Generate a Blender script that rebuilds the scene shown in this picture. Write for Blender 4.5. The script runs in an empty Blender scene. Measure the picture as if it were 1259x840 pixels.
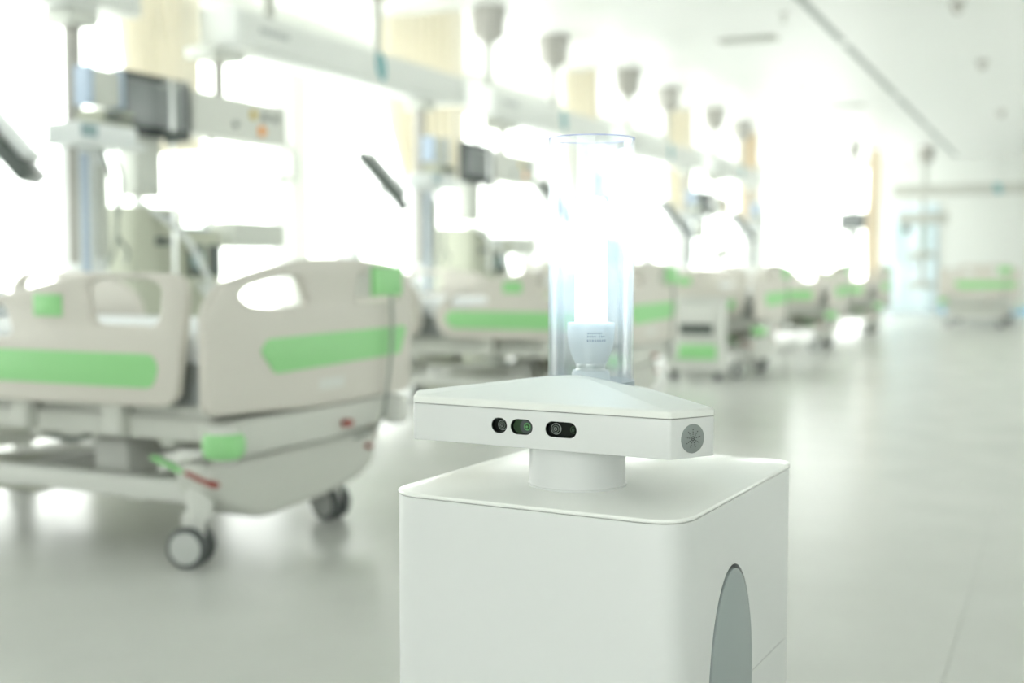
import bpy, bmesh, math, random
from mathutils import Vector, Matrix
random.seed(7)
PI = math.pi
S = bpy.context.scene
C = S.collection

# ------------------------------------------------------------------ camera
cam_d = bpy.data.cameras.new('camera'); cam = bpy.data.objects.new('camera', cam_d); C.objects.link(cam)
cam.location = (0, 0, 1.0)
cam.rotation_euler = (math.radians(90 - 3.6305), 0, math.radians(25.097))
cam_d.sensor_width = 36.0; cam_d.lens = 41.4615; cam_d.clip_start = 0.05; cam_d.clip_end = 200
cam_d.dof.use_dof = True; cam_d.dof.focus_distance = 1.50; cam_d.dof.aperture_fstop = 2.3
cam_d.dof.aperture_blades = 0
S.camera = cam

# ------------------------------------------------------------------ daylight and exposure
W = bpy.data.worlds.new('overcast_daylight'); S.world = W; W.use_nodes = True
bg = W.node_tree.nodes['Background']; bg.inputs[0].default_value = (0.995, 1.0, 0.97, 1); bg.inputs[1].default_value = 4.5
S.view_settings.view_transform = 'Standard'; S.view_settings.look = 'None'
S.view_settings.exposure = 0.42; S.view_settings.gamma = 1.0
S.view_settings.use_curve_mapping = False

# ------------------------------------------------------------------ materials
def mat(name, col, rough=0.5, metal=0.0, spec=0.5, noise=0.0, nscale=20.0, bump=0.0, bscale=200.0, coat=0.0, trans=0.0):
    m = bpy.data.materials.new(name); m.use_nodes = True
    nt = m.node_tree; b = nt.nodes['Principled BSDF']
    b.inputs['Base Color'].default_value = (*col, 1); b.inputs['Roughness'].default_value = rough
    b.inputs['Metallic'].default_value = metal; b.inputs['Specular IOR Level'].default_value = spec
    b.inputs['Coat Weight'].default_value = coat
    tc = nt.nodes.new('ShaderNodeTexCoord')
    if noise:
        n = nt.nodes.new('ShaderNodeTexNoise'); n.inputs['Scale'].default_value = nscale; n.inputs['Detail'].default_value = 4
        nt.links.new(tc.outputs['Object'], n.inputs['Vector'])
        r = nt.nodes.new('ShaderNodeMix'); r.data_type = 'RGBA'
        r.inputs[6].default_value = (*[c * (1 - noise) for c in col], 1); r.inputs[7].default_value = (*[min(1, c * (1 + noise)) for c in col], 1)
        nt.links.new(n.outputs['Fac'], r.inputs[0]); nt.links.new(r.outputs[2], b.inputs['Base Color'])
    if bump:
        n2 = nt.nodes.new('ShaderNodeTexNoise'); n2.inputs['Scale'].default_value = bscale
        nt.links.new(tc.outputs['Object'], n2.inputs['Vector'])
        bp = nt.nodes.new('ShaderNodeBump'); bp.inputs['Strength'].default_value = bump; bp.inputs['Distance'].default_value = 0.001
        nt.links.new(n2.outputs['Fac'], bp.inputs['Height']); nt.links.new(bp.outputs[0], b.inputs['Normal'])
    if trans:
        t = nt.nodes.new('ShaderNodeBsdfTranslucent'); t.inputs[0].default_value = (*col, 1)
        mx = nt.nodes.new('ShaderNodeMixShader'); mx.inputs[0].default_value = trans
        out = nt.nodes['Material Output']
        nt.links.new(b.outputs[0], mx.inputs[1]); nt.links.new(t.outputs[0], mx.inputs[2]); nt.links.new(mx.outputs[0], out.inputs[0])
    return m

def glass_mat(name, tint, haze, haze_col, gloss=0.08, rough=0.02):
    # thin clear sheet: passes light straight, reflects by fresnel, scatters a little
    m = bpy.data.materials.new(name); m.use_nodes = True; nt = m.node_tree; nt.nodes.clear()
    out = nt.nodes.new('ShaderNodeOutputMaterial')
    tr = nt.nodes.new('ShaderNodeBsdfTransparent'); tr.inputs[0].default_value = (*tint, 1)
    gl = nt.nodes.new('ShaderNodeBsdfGlossy'); gl.inputs['Roughness'].default_value = rough
    df = nt.nodes.new('ShaderNodeBsdfTranslucent'); df.inputs[0].default_value = (*haze_col, 1)
    lw = nt.nodes.new('ShaderNodeLayerWeight'); lw.inputs[0].default_value = 0.35
    a = nt.nodes.new('ShaderNodeMixShader'); b = nt.nodes.new('ShaderNodeMixShader')
    mul = nt.nodes.new('ShaderNodeMath'); mul.operation = 'MULTIPLY_ADD'; mul.inputs[1].default_value = gloss * 4; mul.inputs[2].default_value = 0.02
    mul.use_clamp = True
    nt.links.new(lw.outputs['Fresnel'], mul.inputs[0])
    a.inputs[0].default_value = haze
    nt.links.new(tr.outputs[0], a.inputs[1]); nt.links.new(df.outputs[0], a.inputs[2])
    nt.links.new(mul.outputs[0], b.inputs[0]); nt.links.new(a.outputs[0], b.inputs[1]); nt.links.new(gl.outputs[0], b.inputs[2])
    nt.links.new(b.outputs[0], out.inputs[0])
    return m

def emit_mat(name, col, strength):
    m = bpy.data.materials.new(name); m.use_nodes = True; nt = m.node_tree; nt.nodes.clear()
    out = nt.nodes.new('ShaderNodeOutputMaterial'); e = nt.nodes.new('ShaderNodeEmission')
    e.inputs[0].default_value = (*col, 1); e.inputs[1].default_value = strength
    nt.links.new(e.outputs[0], out.inputs[0]); return m

def vinyl_mat():
    m = mat('floor_vinyl', (0.62, 0.64, 0.61), 0.2, spec=0.3)
    nt = m.node_tree; b = nt.nodes['Principled BSDF']; tc = nt.nodes['Texture Coordinate']
    n = nt.nodes.new('ShaderNodeTexNoise'); n.inputs['Scale'].default_value = 2.5; n.inputs['Detail'].default_value = 6
    nt.links.new(tc.outputs['Object'], n.inputs['Vector'])
    r = nt.nodes.new('ShaderNodeMix'); r.data_type = 'RGBA'
    r.inputs[6].default_value = (0.60, 0.612, 0.582, 1); r.inputs[7].default_value = (0.67, 0.682, 0.652, 1)
    nt.links.new(n.outputs['Fac'], r.inputs[0]); nt.links.new(r.outputs[2], b.inputs['Base Color'])
    mr = nt.nodes.new('ShaderNodeMapRange'); mr.inputs[3].default_value = 0.20; mr.inputs[4].default_value = 0.30
    nt.links.new(n.outputs['Fac'], mr.inputs[0]); nt.links.new(mr.outputs[0], b.inputs['Roughness'])
    n2 = nt.nodes.new('ShaderNodeTexNoise'); n2.inputs['Scale'].default_value = 9; n2.inputs['Detail'].default_value = 2
    nt.links.new(tc.outputs['Object'], n2.inputs['Vector'])
    bp = nt.nodes.new('ShaderNodeBump'); bp.inputs['Strength'].default_value = 0.12; bp.inputs['Distance'].default_value = 0.003
    nt.links.new(n2.outputs['Fac'], bp.inputs['Height']); nt.links.new(bp.outputs[0], b.inputs['Normal'])
    return m

M = dict(
    floor=vinyl_mat(), seam=mat('floor_weld_seam', (0.50, 0.52, 0.49), 0.5),
    wall=mat('wall_paint', (0.80, 0.82, 0.79), 0.6, noise=0.015, nscale=3),
    ceil=mat('ceiling_panel_paint', (0.84, 0.85, 0.83), 0.45, noise=0.012, nscale=2),
    gap=mat('ceiling_gap', (0.30, 0.32, 0.30), 0.8), slot=mat('ceiling_slot_metal', (0.33, 0.36, 0.34), 0.5),
    frame=mat('window_frame_white', (0.85, 0.86, 0.85), 0.4),
    pane=glass_mat('window_glass', (0.97, 0.99, 0.98), 0.0, (1, 1, 1), 0.06),
    blue=mat('baseboard_blue', (0.38, 0.70, 0.92), 0.45), door=mat('door_pale_blue', (0.78, 0.90, 0.96), 0.4, noise=0.02, nscale=4),
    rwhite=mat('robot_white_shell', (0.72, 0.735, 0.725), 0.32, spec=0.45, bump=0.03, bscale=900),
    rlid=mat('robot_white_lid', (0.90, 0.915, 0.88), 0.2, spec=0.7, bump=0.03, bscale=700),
    rcream=mat('robot_head_cap_white', (0.85, 0.87, 0.83), 0.48, spec=0.4),
    rgrey=mat('robot_grey_inset', (0.36, 0.41, 0.41), 0.5, bump=0.05, bscale=1200),
    rdark=mat('robot_dark_base', (0.05, 0.055, 0.055), 0.5), speaker=mat('speaker_grey', (0.26, 0.29, 0.28), 0.55),
    black=mat('camera_black', (0.008, 0.011, 0.009), 0.3, spec=0.2), lens=mat('lens_grey_ring', (0.12, 0.15, 0.13), 0.3),
    lensgreen=mat('lens_green_coating', (0.16, 0.42, 0.17), 0.15, coat=0.6), olive=mat('sensor_olive', (0.04, 0.075, 0.038), 0.3, spec=0.2),
    slate=mat('sensor_slate', (0.08, 0.095, 0.095), 0.3, spec=0.3),
    tube=glass_mat('acrylic_tube', (0.985, 0.99, 0.995), 0.095, (0.86, 0.92, 0.97), 0.10),
    rim=mat('acrylic_tube_edge', (0.50, 0.54, 0.85), 0.2), ring=mat('tube_mount_ring', (0.30, 0.36, 0.40), 0.35),
    bulbbase=mat('bulb_base_plastic', (0.62, 0.65, 0.65), 0.35), ink=mat('bulb_print', (0.14, 0.18, 0.26), 0.5),
    uv=emit_mat('uv_tube_glow', (0.62, 0.86, 1.0), 7.0), brass=mat('bulb_screw_metal', (0.62, 0.64, 0.62), 0.3, 0.8),
    bed=mat('bed_beige_plastic', (0.68, 0.65, 0.59), 0.42, noise=0.02, nscale=4),
    bedl=mat('bed_light_plastic', (0.72, 0.73, 0.69), 0.42), green=mat('bed_green_inlay', (0.33, 0.70, 0.30), 0.45),
    bedframe=mat('bed_frame_enamel', (0.66, 0.67, 0.62), 0.45), bedcover=mat('bed_base_cover', (0.62, 0.63, 0.58), 0.5),
    bedred=mat('lever_red', (0.34, 0.07, 0.06), 0.45), tyre=mat('castor_tyre', (0.10, 0.11, 0.11), 0.6),
    hub=mat('castor_hub', (0.55, 0.57, 0.55), 0.45), cord=mat('cable_grey', (0.30, 0.33, 0.30), 0.5),
    sheet=mat('bed_sheet_white', (0.84, 0.87, 0.88), 0.8, noise=0.02, nscale=6),
    matt=mat('mattress_grey', (0.42, 0.45, 0.44), 0.6), chrome=mat('chrome_tube', (0.75, 0.77, 0.76), 0.18, 1.0),
    beam=mat('bridge_aluminium', (0.78, 0.80, 0.77), 0.45), beamw=mat('bridge_white', (0.82, 0.84, 0.82), 0.45),
    teal=mat('emblem_teal', (0.02, 0.30, 0.34), 0.4), inkgrey=mat('lettering_grey', (0.40, 0.43, 0.42), 0.5),
    pole=mat('pole_enamel', (0.55, 0.56, 0.52), 0.45), polew=mat('flange_white', (0.46, 0.45, 0.42), 0.45),
    cur=mat('curtain_cream', (0.90, 0.87, 0.78), 0.85, noise=0.04, nscale=3, trans=0.42),
    curb=mat('curtain_beige', (0.85, 0.77, 0.64), 0.85, noise=0.04, nscale=3, trans=0.36),
    bezel=mat('monitor_bezel', (0.05, 0.06, 0.06), 0.4), screen=mat('monitor_screen_off', (0.26, 0.28, 0.28), 0.3),
    panel=mat('service_panel_grey', (0.72, 0.73, 0.68), 0.5), oy=mat('outlet_yellow', (0.62, 0.46, 0.05), 0.5),
    oo=mat('outlet_orange', (0.90, 0.34, 0.03), 0.5), og=mat('outlet_grey', (0.22, 0.24, 0.23), 0.5),
    eqw=mat('equipment_white', (0.84, 0.87, 0.87), 0.45), eqb=mat('equipment_blue', (0.48, 0.58, 0.72), 0.45),
    eqo=mat('equipment_olive', (0.52, 0.54, 0.44), 0.5), eqd=mat('equipment_dark', (0.10, 0.12, 0.11), 0.45),
    eqg=mat('equipment_grey', (0.64, 0.66, 0.61), 0.5), teal2=mat('knob_teal', (0.30, 0.42, 0.44), 0.4),
)

# ------------------------------------------------------------------ helpers
def meshobj(name, me, m, parent=None, loc=None, rot=None):
    o = bpy.data.objects.new(name, me); C.objects.link(o)
    if m: me.materials.clear(); me.materials.append(m)
    if parent: o.parent = parent
    if loc: o.location = loc
    if rot: o.rotation_euler = rot
    return o
def bm2me(bm, name, smooth=False, auto=None):
    bmesh.ops.recalc_face_normals(bm, faces=bm.faces)
    me = bpy.data.meshes.new(name); bm.to_mesh(me); bm.free()
    if smooth:
        for p in me.polygons: p.use_smooth = True
        if auto: me.set_sharp_from_angle(angle=math.radians(auto))
    return me
def B(bm, x0, x1, y0, y1, z0, z1, bev=0.0, seg=2):
    vs = [bm.verts.new(p) for p in ((x0,y0,z0),(x1,y0,z0),(x1,y1,z0),(x0,y1,z0),(x0,y0,z1),(x1,y0,z1),(x1,y1,z1),(x0,y1,z1))]
    fs = [bm.faces.new([vs[i] for i in f]) for f in ((3,2,1,0),(4,5,6,7),(0,1,5,4),(1,2,6,5),(2,3,7,6),(3,0,4,7))]
    if bev:
        es = list({e for f in fs for e in f.edges})
        bmesh.ops.bevel(bm, geom=es, offset=bev, segments=seg, profile=0.5, affect='EDGES')
def box(name, m, parent, x0, x1, y0, y1, z0, z1, bev=0.0, seg=2):
    bm = bmesh.new(); B(bm, x0, x1, y0, y1, z0, z1, bev, seg)
    return meshobj(name, bm2me(bm, name, bev > 0, 40), m, parent)
def boxes(name, m, parent, lst, bev=0.0):
    bm = bmesh.new()
    for b in lst: B(bm, *b, bev=bev)
    return meshobj(name, bm2me(bm, name, bev > 0, 40), m, parent)
def LATHE(bm, prof, c=(0,0,0), axis='z', n=32, cap=True):
    rings = []
    for r, h in prof:
        ring = []
        for i in range(n):
            a = 2*PI*i/n; u, v = r*math.cos(a), r*math.sin(a)
            p = {'z': (u, v, h), 'y': (u, h, v), 'x': (h, u, v)}[axis]
            ring.append(bm.verts.new((p[0]+c[0], p[1]+c[1], p[2]+c[2])))
        rings.append(ring)
    for a, b in zip(rings, rings[1:]):
        for i in range(n): bm.faces.new((a[i], a[(i+1) % n], b[(i+1) % n], b[i]))
    if cap and prof[0][0] > 1e-6: bm.faces.new(rings[0])
    if cap and prof[-1][0] > 1e-6: bm.faces.new(rings[-1])
def lathe(name, m, parent, prof, c=(0,0,0), axis='z', n=32, auto=35, cap=True):
    bm = bmesh.new(); LATHE(bm, prof, c, axis, n, cap)
    return meshobj(name, bm2me(bm, name, True, auto), m, parent)
def TUBE(bm, pts, r, n=10, closed=False):
    pts = [Vector(p) for p in pts]; rings = []
    for i, p in enumerate(pts):
        d = (pts[min(i+1, len(pts)-1)] - pts[max(i-1, 0)]).normalized()
        u = d.cross(Vector((0,0,1)) if abs(d.z) < .95 else Vector((1,0,0))).normalized(); v = d.cross(u)
        rings.append([bm.verts.new(p + r*(math.cos(2*PI*k/n)*u + math.sin(2*PI*k/n)*v)) for k in range(n)])
    for a, b in zip(rings, rings[1:]):
        for i in range(n): bm.faces.new((a[i], a[(i+1) % n], b[(i+1) % n], b[i]))
    bm.faces.new(rings[0]); bm.faces.new(rings[-1])
def tube(name, m, parent, pts, r, n=10):
    bm = bmesh.new(); TUBE(bm, pts, r, n)
    return meshobj(name, bm2me(bm, name, True, 50), m, parent)
def spline(pts, k=8):
    pts = [Vector(p) for p in pts]; out = []
    for i in range(len(pts)-1):
        p0, p1, p2, p3 = pts[max(i-1,0)], pts[i], pts[i+1], pts[min(i+2, len(pts)-1)]
        for j in range(k):
            t = j/k
            out.append(0.5*((2*p1)+(p2-p0)*t+(2*p0-5*p1+4*p2-p3)*t*t+(3*p1-p0-3*p2+p3)*t**3))
    return out + [pts[-1]]
def rpoly(pts, r, seg=5):
    out = []; n = len(pts)
    for i in range(n):
        p = Vector(pts[i]); a = Vector(pts[i-1]) - p; b = Vector(pts[(i+1) % n]) - p
        rr = r[i] if isinstance(r, (list, tuple)) else r
        d = min(rr, a.length*.45, b.length*.45)
        A, Bp = p + a.normalized()*d, p + b.normalized()*d
        for k in range(seg+1):
            t = k/seg; out.append((1-t)**2*A + 2*t*(1-t)*p + t*t*Bp)
    return [(q.x, q.y) for q in out]
def plate_me(name, outline, holes, th, bev, cuts=(), plane='xz'):
    # filled outline with holes, thickness th centred on 0; plane 'xz': (u,v)->(u,0,v), 'yz': (u,v)->(0,u,v), 'xy'
    cu = bpy.data.curves.new('tmp', 'CURVE'); cu.dimensions = '2D'; cu.fill_mode = 'BOTH'
    cu.extrude = max(th/2 - bev, 0.0005); cu.bevel_depth = bev; cu.bevel_resolution = 2; cu.offset = -bev
    for loop in [outline] + list(holes):
        sp = cu.splines.new('POLY'); sp.points.add(len(loop)-1)
        for q, p in zip(sp.points, loop): q.co = (p[0], p[1], 0, 1)
        sp.use_cyclic_u = True
    o = bpy.data.objects.new('tmp', cu); C.objects.link(o)
    dg = bpy.context.evaluated_depsgraph_get(); dg.update()
    me = bpy.data.meshes.new_from_object(o.evaluated_get(dg)); bpy.data.objects.remove(o); bpy.data.curves.remove(cu)
    bm = bmesh.new(); bm.from_mesh(me); bpy.data.meshes.remove(me)
    bmesh.ops.remove_doubles(bm, verts=bm.verts, dist=1e-5)
    for u in cuts:
        bmesh.ops.bisect_plane(bm, geom=bm.verts[:]+bm.edges[:]+bm.faces[:], plane_co=(u,0,0), plane_no=(1,0,0))
    for v in bm.verts:
        x, y, z = v.co
        v.co = {'xz': (x, z, y), 'yz': (z, x, y), 'xy': (x, y, z)}[plane]
    me = bm2me(bm, name, True, 40); return me
def plate(name, m, parent, outline, holes, th, bev, loc=(0,0,0), plane='xz', cuts=(), rot=None):
    return meshobj(name, plate_me(name, outline, holes, th, bev, cuts, plane), m, parent, loc, rot)
def prism(name, parent, poly, span, plane):
    # closed solid: outline swept along the axis normal to its plane
    q = [p for i, p in enumerate(poly) if (Vector(p) - Vector(poly[i-1])).length > 1e-5]
    bm = bmesh.new(); f = lambda u, v, w: (w, u, v) if plane == 'yz' else (u, w, v)
    a = [bm.verts.new(f(*p, span[0])) for p in q]; b = [bm.verts.new(f(*p, span[1])) for p in q]; n = len(q)
    bm.faces.new(a); bm.faces.new(b)
    for i in range(n): bm.faces.new((a[i], a[(i+1) % n], b[(i+1) % n], b[i]))
    return meshobj(name, bm2me(bm, name), None, parent)
def boolcut(o, cutters):
    for c in cutters:
        md = o.modifiers.new('cut', 'BOOLEAN'); md.operation = 'DIFFERENCE'; md.object = c; md.solver = 'EXACT'
    dg = bpy.context.evaluated_depsgraph_get(); dg.update()
    me = bpy.data.meshes.new_from_object(o.evaluated_get(dg)); o.modifiers.clear(); mats = list(o.data.materials)
    o.data = me; me.materials.clear()
    for k in mats[:1]: me.materials.append(k)
    for p in me.polygons: p.use_smooth = True; p.material_index = 0
    me.set_sharp_from_angle(angle=math.radians(30))
    for c in cutters: bpy.data.objects.remove(c)
def thing(name, label, cat, loc=(0,0,0), rz=0, group=None):
    o = bpy.data.objects.new(name, None); C.objects.link(o); o.empty_display_size = 0.1
    o.location = loc; o.rotation_euler = (0,0,rz); return tag(o, label, cat, group)
def tag(o, label, cat, group=None):
    o['label'] = label; o['category'] = cat
    if group: o['group'] = group
    return o
def struct(o, label=None):
    o['kind'] = 'structure'
    if label: o['label'] = label
    return o
def copy_tree(o, parent=None):
    c = o.copy(); C.objects.link(c); c.parent = parent
    for ch in list(o.children): copy_tree(ch, c)
    return c
def dup(o, loc, rz, label):
    c = copy_tree(o); c.location = loc; c.rotation_euler = (0,0,rz); c['label'] = label; return c

# ------------------------------------------------------------------ the room
XL, XR, Y0, Y1, ZC = -6.6, 4.4, -4.0, 27.0, 3.34
fl = struct(box('floor', M['seam'], None, XL, XR, Y0, Y1, -0.12, -0.004), 'pale grey polished vinyl floor')
x = -0.24 - 2.0*4
while x < XR:
    a, b = max(x + .0008, XL), min(x + 2.0 - .0008, XR)
    if b > a: box('vinyl_sheet', M['floor'], fl, a, b, Y0, Y1, -0.004, 0.0)
    x += 2.0
ce = struct(box('ceiling', M['gap'], None, XL, XR, Y0, Y1, ZC + .03, ZC + .12), 'white panelled ceiling')
y = -3.9; SX = -2.17
while y < Y1:
    box('ceiling_panel', M['ceil'], ce, XL, SX - .045, max(y + .012, Y0), min(y + 1.55 - .012, Y1), ZC, ZC + .03)
    y += 1.55
y = -2.9 - 1.1
while y < Y1:
    L = 3.1
    for a, b in ((SX + .045, 1.2), (1.2, XR)):
        box('ceiling_panel', M['ceil'], ce, a + .004, b - .004, max(y + .004, Y0), min(y + L - .004, Y1), ZC, ZC + .03)
    y += L
for i, (a, b) in enumerate(((-1.0, 4.2), (4.5, 8.5), (8.7, 12.75), (12.95, 17.0), (17.2, 21.0), (21.2, 26.9))):
    bm = bmesh.new(); B(bm, SX-.04, SX+.04, a, b, ZC+.005, ZC+.025)
    s = meshobj('slot_diffuser', bm2me(bm, 'slot'), M['slot'], ce)
for a, b in ((4.2, 4.5), (8.5, 8.7), (12.75, 12.95), (17.0, 17.2), (21.0, 21.2)):
    box('slot_cover', M['ceil'], ce, SX-.044, SX+.044, a, b, ZC-.002, ZC+.028)

def window_wall(name, label, axis, pos, out, lo, hi, openings, z0, z1, wallz1):
    # wall pieces around openings along one axis; out = outward thickness sign
    t0, t1 = sorted((pos, pos + .22*out))
    def bx(u0, u1, za, zb): return (t0, t1, u0, u1, za, zb) if axis == 'y' else (u0, u1, t0, t1, za, zb)
    lst = []; u = lo
    for a, b in openings:
        if a > u: lst.append(bx(u, a, 0, wallz1))
        lst.append(bx(a, b, 0, z0)); lst.append(bx(a, b, z1, wallz1)); u = b
    if hi > u: lst.append(bx(u, hi, 0, wallz1))
    return struct(boxes(name, M['wall'], None, lst), label)
wn = [0]
def window(axis, pos, out, a, b, z0, z1, nv, label):
    wn[0] += 1; f = .025
    p0, p1 = sorted((pos + .08*out, pos + .14*out)); g = pos + .11*out
    def bx(u0, u1, za, zb, q0=p0, q1=p1): return (q0, q1, u0, u1, za, zb) if axis == 'y' else (u0, u1, q0, q1, za, zb)
    w = struct(boxes('window_%d' % wn[0], M['frame'], None, [bx(a, b, z0, z0+2*f), bx(a, b, z1-2*f, z1), bx(a, a+2*f, z0, z1), bx(b-2*f, b, z0, z1)]), label)
    st = (b - a)/nv
    for i in range(1, nv): boxes('mullion', M['frame'], w, [bx(a+i*st-f, a+i*st+f, z0+2*f, z1-2*f)])
    for i in range(nv): boxes('pane', M['pane'], w, [bx(a+i*st+f, a+(i+1)*st-f, z0+2*f, z1-2*f, g-.003, g+.003)])
ol = [(1.0, 3.2), (3.5, 9.2), (9.5, 15.2), (15.5, 21.2), (21.5, 26.7)]  # first opening lies out of view, its length set for the near light
window_wall('wall_left', 'white window wall behind the bed heads', 'y', XL, -1, Y0, Y1, ol, .22, 3.2, ZC+.1)
for a, b in ol: window('y', XL, -1, a, b, .22, 3.2, 3, 'tall white framed window flooded with daylight')
of = [(-6.3, -3.75)]
DX0, DX1 = -3.60, -2.50
window_wall('wall_far', 'white end wall of the ward', 'x', Y1, 1, XL, XR, of, .22, 3.2, ZC+.1)
for a, b in of: window('x', Y1, 1, a, b, .22, 3.2, 2, 'bright window in the end wall')
ob = [(-2.6, 2.8)]  # unseen opening, added and sized to light the robot's front
window_wall('wall_back', 'white wall behind the camera', 'x', Y0, -1, XL, XR, ob, .9, 2.9, ZC+.1)
for a, b in ob: window('x', Y0, -1, a, b, .9, 2.9, 3, 'unseen window added behind the camera for front light')
orr = [(5.4, 8.6), (10.5, 14.5), (16.5, 20.0)]  # unseen openings, added and sized to brighten footboards and ceiling
window_wall('wall_right', 'white side wall across the aisle', 'y', XR, 1, Y0, Y1, orr, .9, 3.0, ZC+.1)
for a, b in orr: window('y', XR, 1, a, b, .9, 3.0, 3, 'unseen window added in the side wall across the aisle for fill light')
# end wall cladding panels, blue baseboard and door
x = DX1 + .06
wf = bpy.data.objects['wall_far']
while x < XR:
    box('wall_panel', M['wall'], wf, x + .004, min(x + 1.18, XR) - .004, Y1 - .015, Y1, .14, ZC)
    x += 1.18
struct(box('baseboard_far', M['blue'], None, DX1 + .06, XR, Y1 - .03, Y1 - .0, 0, .14), 'sky blue skirting along the end wall')
d = struct(box('door_1', M['door'], None, DX0, DX1, Y1 - .06, Y1 - .01, 0.005, 2.36), 'pale blue double door in the end wall')
for k, (a, b) in enumerate(((DX0 + .04, (DX0+DX1)/2 - .005), ((DX0+DX1)/2 + .005, DX1 - .04))):
    l = box('door_leaf', M['door'], d, a, b, Y1 - .085, Y1 - .06, .02, 2.32, .004)
    box('door_window', M['pane'], l, a + .14, b - .14, Y1 - .09, Y1 - .086, 1.1, 1.95)
    hx = b - .07 if k == 0 else a + .05
    box('door_handle', M['chrome'], l, hx, hx + .02, Y1 - .12, Y1 - .09, .95, 1.25, .004)

# ------------------------------------------------------------------ disinfection robot
RC = Vector((-.595, 1.583)); RA = math.radians(-3.5)
rob = thing('disinfection_robot', 'white box-shaped disinfection robot with flat camera head and glowing glass lamp tube', 'robot', (RC.x, RC.y, 0), RA)
def RL(x, y):
    v = Vector((x, y)) - RC; c, s = math.cos(-RA), math.sin(-RA); return (v.x*c - v.y*s, v.x*s + v.y*c)
hw, y_f, y_b, cr = .2115, -.248, .260, .055
def rrect(ins=0.0):
    return rpoly([(-hw+ins, y_f+ins), (hw-ins, y_f+ins), (hw-ins, y_b-ins), (-hw+ins, y_b-ins)], cr, 10)
def extr(name, m, parent, poly, z0, z1, bev=0.0):
    bm = bmesh.new(); vs = [bm.verts.new((p[0], p[1], z0)) for p in poly]; f = bm.faces.new(vs)
    r = bmesh.ops.extrude_face_region(bm, geom=[f]); vv = [g for g in r['geom'] if isinstance(g, bmesh.types.BMVert)]
    bmesh.ops.translate(bm, verts=vv, vec=(0,0,z1-z0))
    if bev:
        tops = [e for e in bm.edges if all(abs(v.co.z - z1) < 1e-6 for v in e.verts)] + [e for e in bm.edges if all(abs(v.co.z - z0) < 1e-6 for v in e.verts)]
        bmesh.ops.bevel(bm, geom=tops, offset=bev, segments=3, profile=.5, affect='EDGES')
    return meshobj(name, bm2me(bm, name, True, 30), m, parent)
body = extr('body_shell', M['rwhite'], rob, rrect(.001), .07, .6938, .0008)
# arched recess in the right flank, and the service seam running back from it
ac, aw, at, ab = -.053, .092, .607, .14
arch = [(ac-aw, ab), (ac+aw, ab)] + [(ac + aw*math.cos(t*PI/24), at - .17 + .17*math.sin(t*PI/24)) for t in range(25)]
cut = prism('cutter', rob, arch, (hw - .016, hw + .05), 'yz')
seam = bmesh.new(); B(seam, hw - .003, hw + .02, ac + aw - .01, y_b + .05, .4345, .4358)
seam = meshobj('cutter2', bm2me(seam, 'c2'), None, rob)
boolcut(body, [cut, seam])
gap_shade = plate('inset_gap_shade', M['rdark'], rob, arch, [], .002, .0, (hw - .0155, 0, 0), 'yz')  # dark sheet paints the shade inside the white recess around the inset
ah = aw - .005; am = ac + .0042
arch2 = [(am-ah, ab+.002), (am+ah, ab+.002)] + [(am + ah*math.cos(t*PI/24), at - .17 + .163*math.sin(t*PI/24)) for t in range(25)]
ins = plate('side_inset_panel', M['rgrey'], rob, arch2, [], .014, .0015, (hw - .0075, 0, 0), 'yz'); ins['label'] = 'grey arched side inset'
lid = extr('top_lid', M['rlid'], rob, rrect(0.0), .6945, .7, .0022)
extr('base_skirt', M['rdark'], rob, rrect(.02), .03, .07)
for sx in (-1, 1):
    for yy in (-.17, .16):
        lathe('wheel', M['rdark'], rob, [(.0, -.015), (.038, -.015), (.045, -.008), (.045, .008), (.038, .015), (0, .015)], (sx*.13, yy, .045), 'x', 20)
nx, ny = RL(-.605, 1.505)
lathe('neck', M['rwhite'], rob, [(.0685, .7), (.0685, .702), (.0665, .7025), (.0665, .765)], (nx, ny, 0), 'z', 64)
# truncated-triangle head
HA = math.radians(-3.6) - RA
hc = Vector(RL(-.6185, 1.561)); w_c, L_f = .072, .380; Sd = L_f + 2*w_c; inr = Sd*.288675
tri = [Vector((-Sd/2, -inr)), Vector((Sd/2, -inr)), Vector((0, 2*inr))]
hexa = []
for i in range(3):
    p, a, b = tri[i], tri[i-1], tri[(i+1) % 3]
    hexa += [p + (a-p).normalized()*w_c, p + (b-p).normalized()*w_c]
hexa[4:] = [Vector((.055, .105)), Vector((-.055, .105))]          # blunt rear behind the lamp tube
head = bpy.data.objects.new('sensor_head', None); C.objects.link(head); head.parent = rob; head.location = (hc.x, hc.y, 0); head.rotation_euler = (0,0,HA)
hp = [(p.x, p.y) for p in hexa]
hs = extr('head_housing', M['rwhite'], head, rpoly(hp, .004, 4), .760, .8105, .0015)
# recessed camera windows: holes then lenses
def pill(cx, cz, w, h, n=12):
    r = h/2; k = w/2 - r
    return [(cx + k + r*math.cos(-PI/2 + PI*i/n), cz + r*math.sin(-PI/2 + PI*i/n)) for i in range(n+1)] + [(cx - k + r*math.cos(PI/2 + PI*i/n), cz + r*math.sin(PI/2 + PI*i/n)) for i in range(n+1)]
cams = [(-.053, .0237, .0207), (-.0192, .0332, .0207), (.0391, .0454, .0207)]
cz = .788; cutters = []
for cx, w, h in cams:
    cutters.append(prism('cutter', head, pill(cx, cz, w, h), (-inr - .02, -inr + .01), 'xz'))
boolcut(hs, cutters)
fy = -inr + .006
kinds = ['black', 'olive', 'black']
cw = []
for (cx, w, h), k in zip(cams, kinds):
    o = plate('camera_window', M[k], head, pill(cx, cz, w - .0008, h - .0008), [], .002, .0, (0, fy + .002, 0), 'xz'); cw.append(o)
    plate('window_bezel', M['black'], head, pill(cx, cz, w, h), [pill(cx, cz, w - .0022, h - .0022)], .006, .0, (0, fy - .0028, 0), 'xz')
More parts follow.
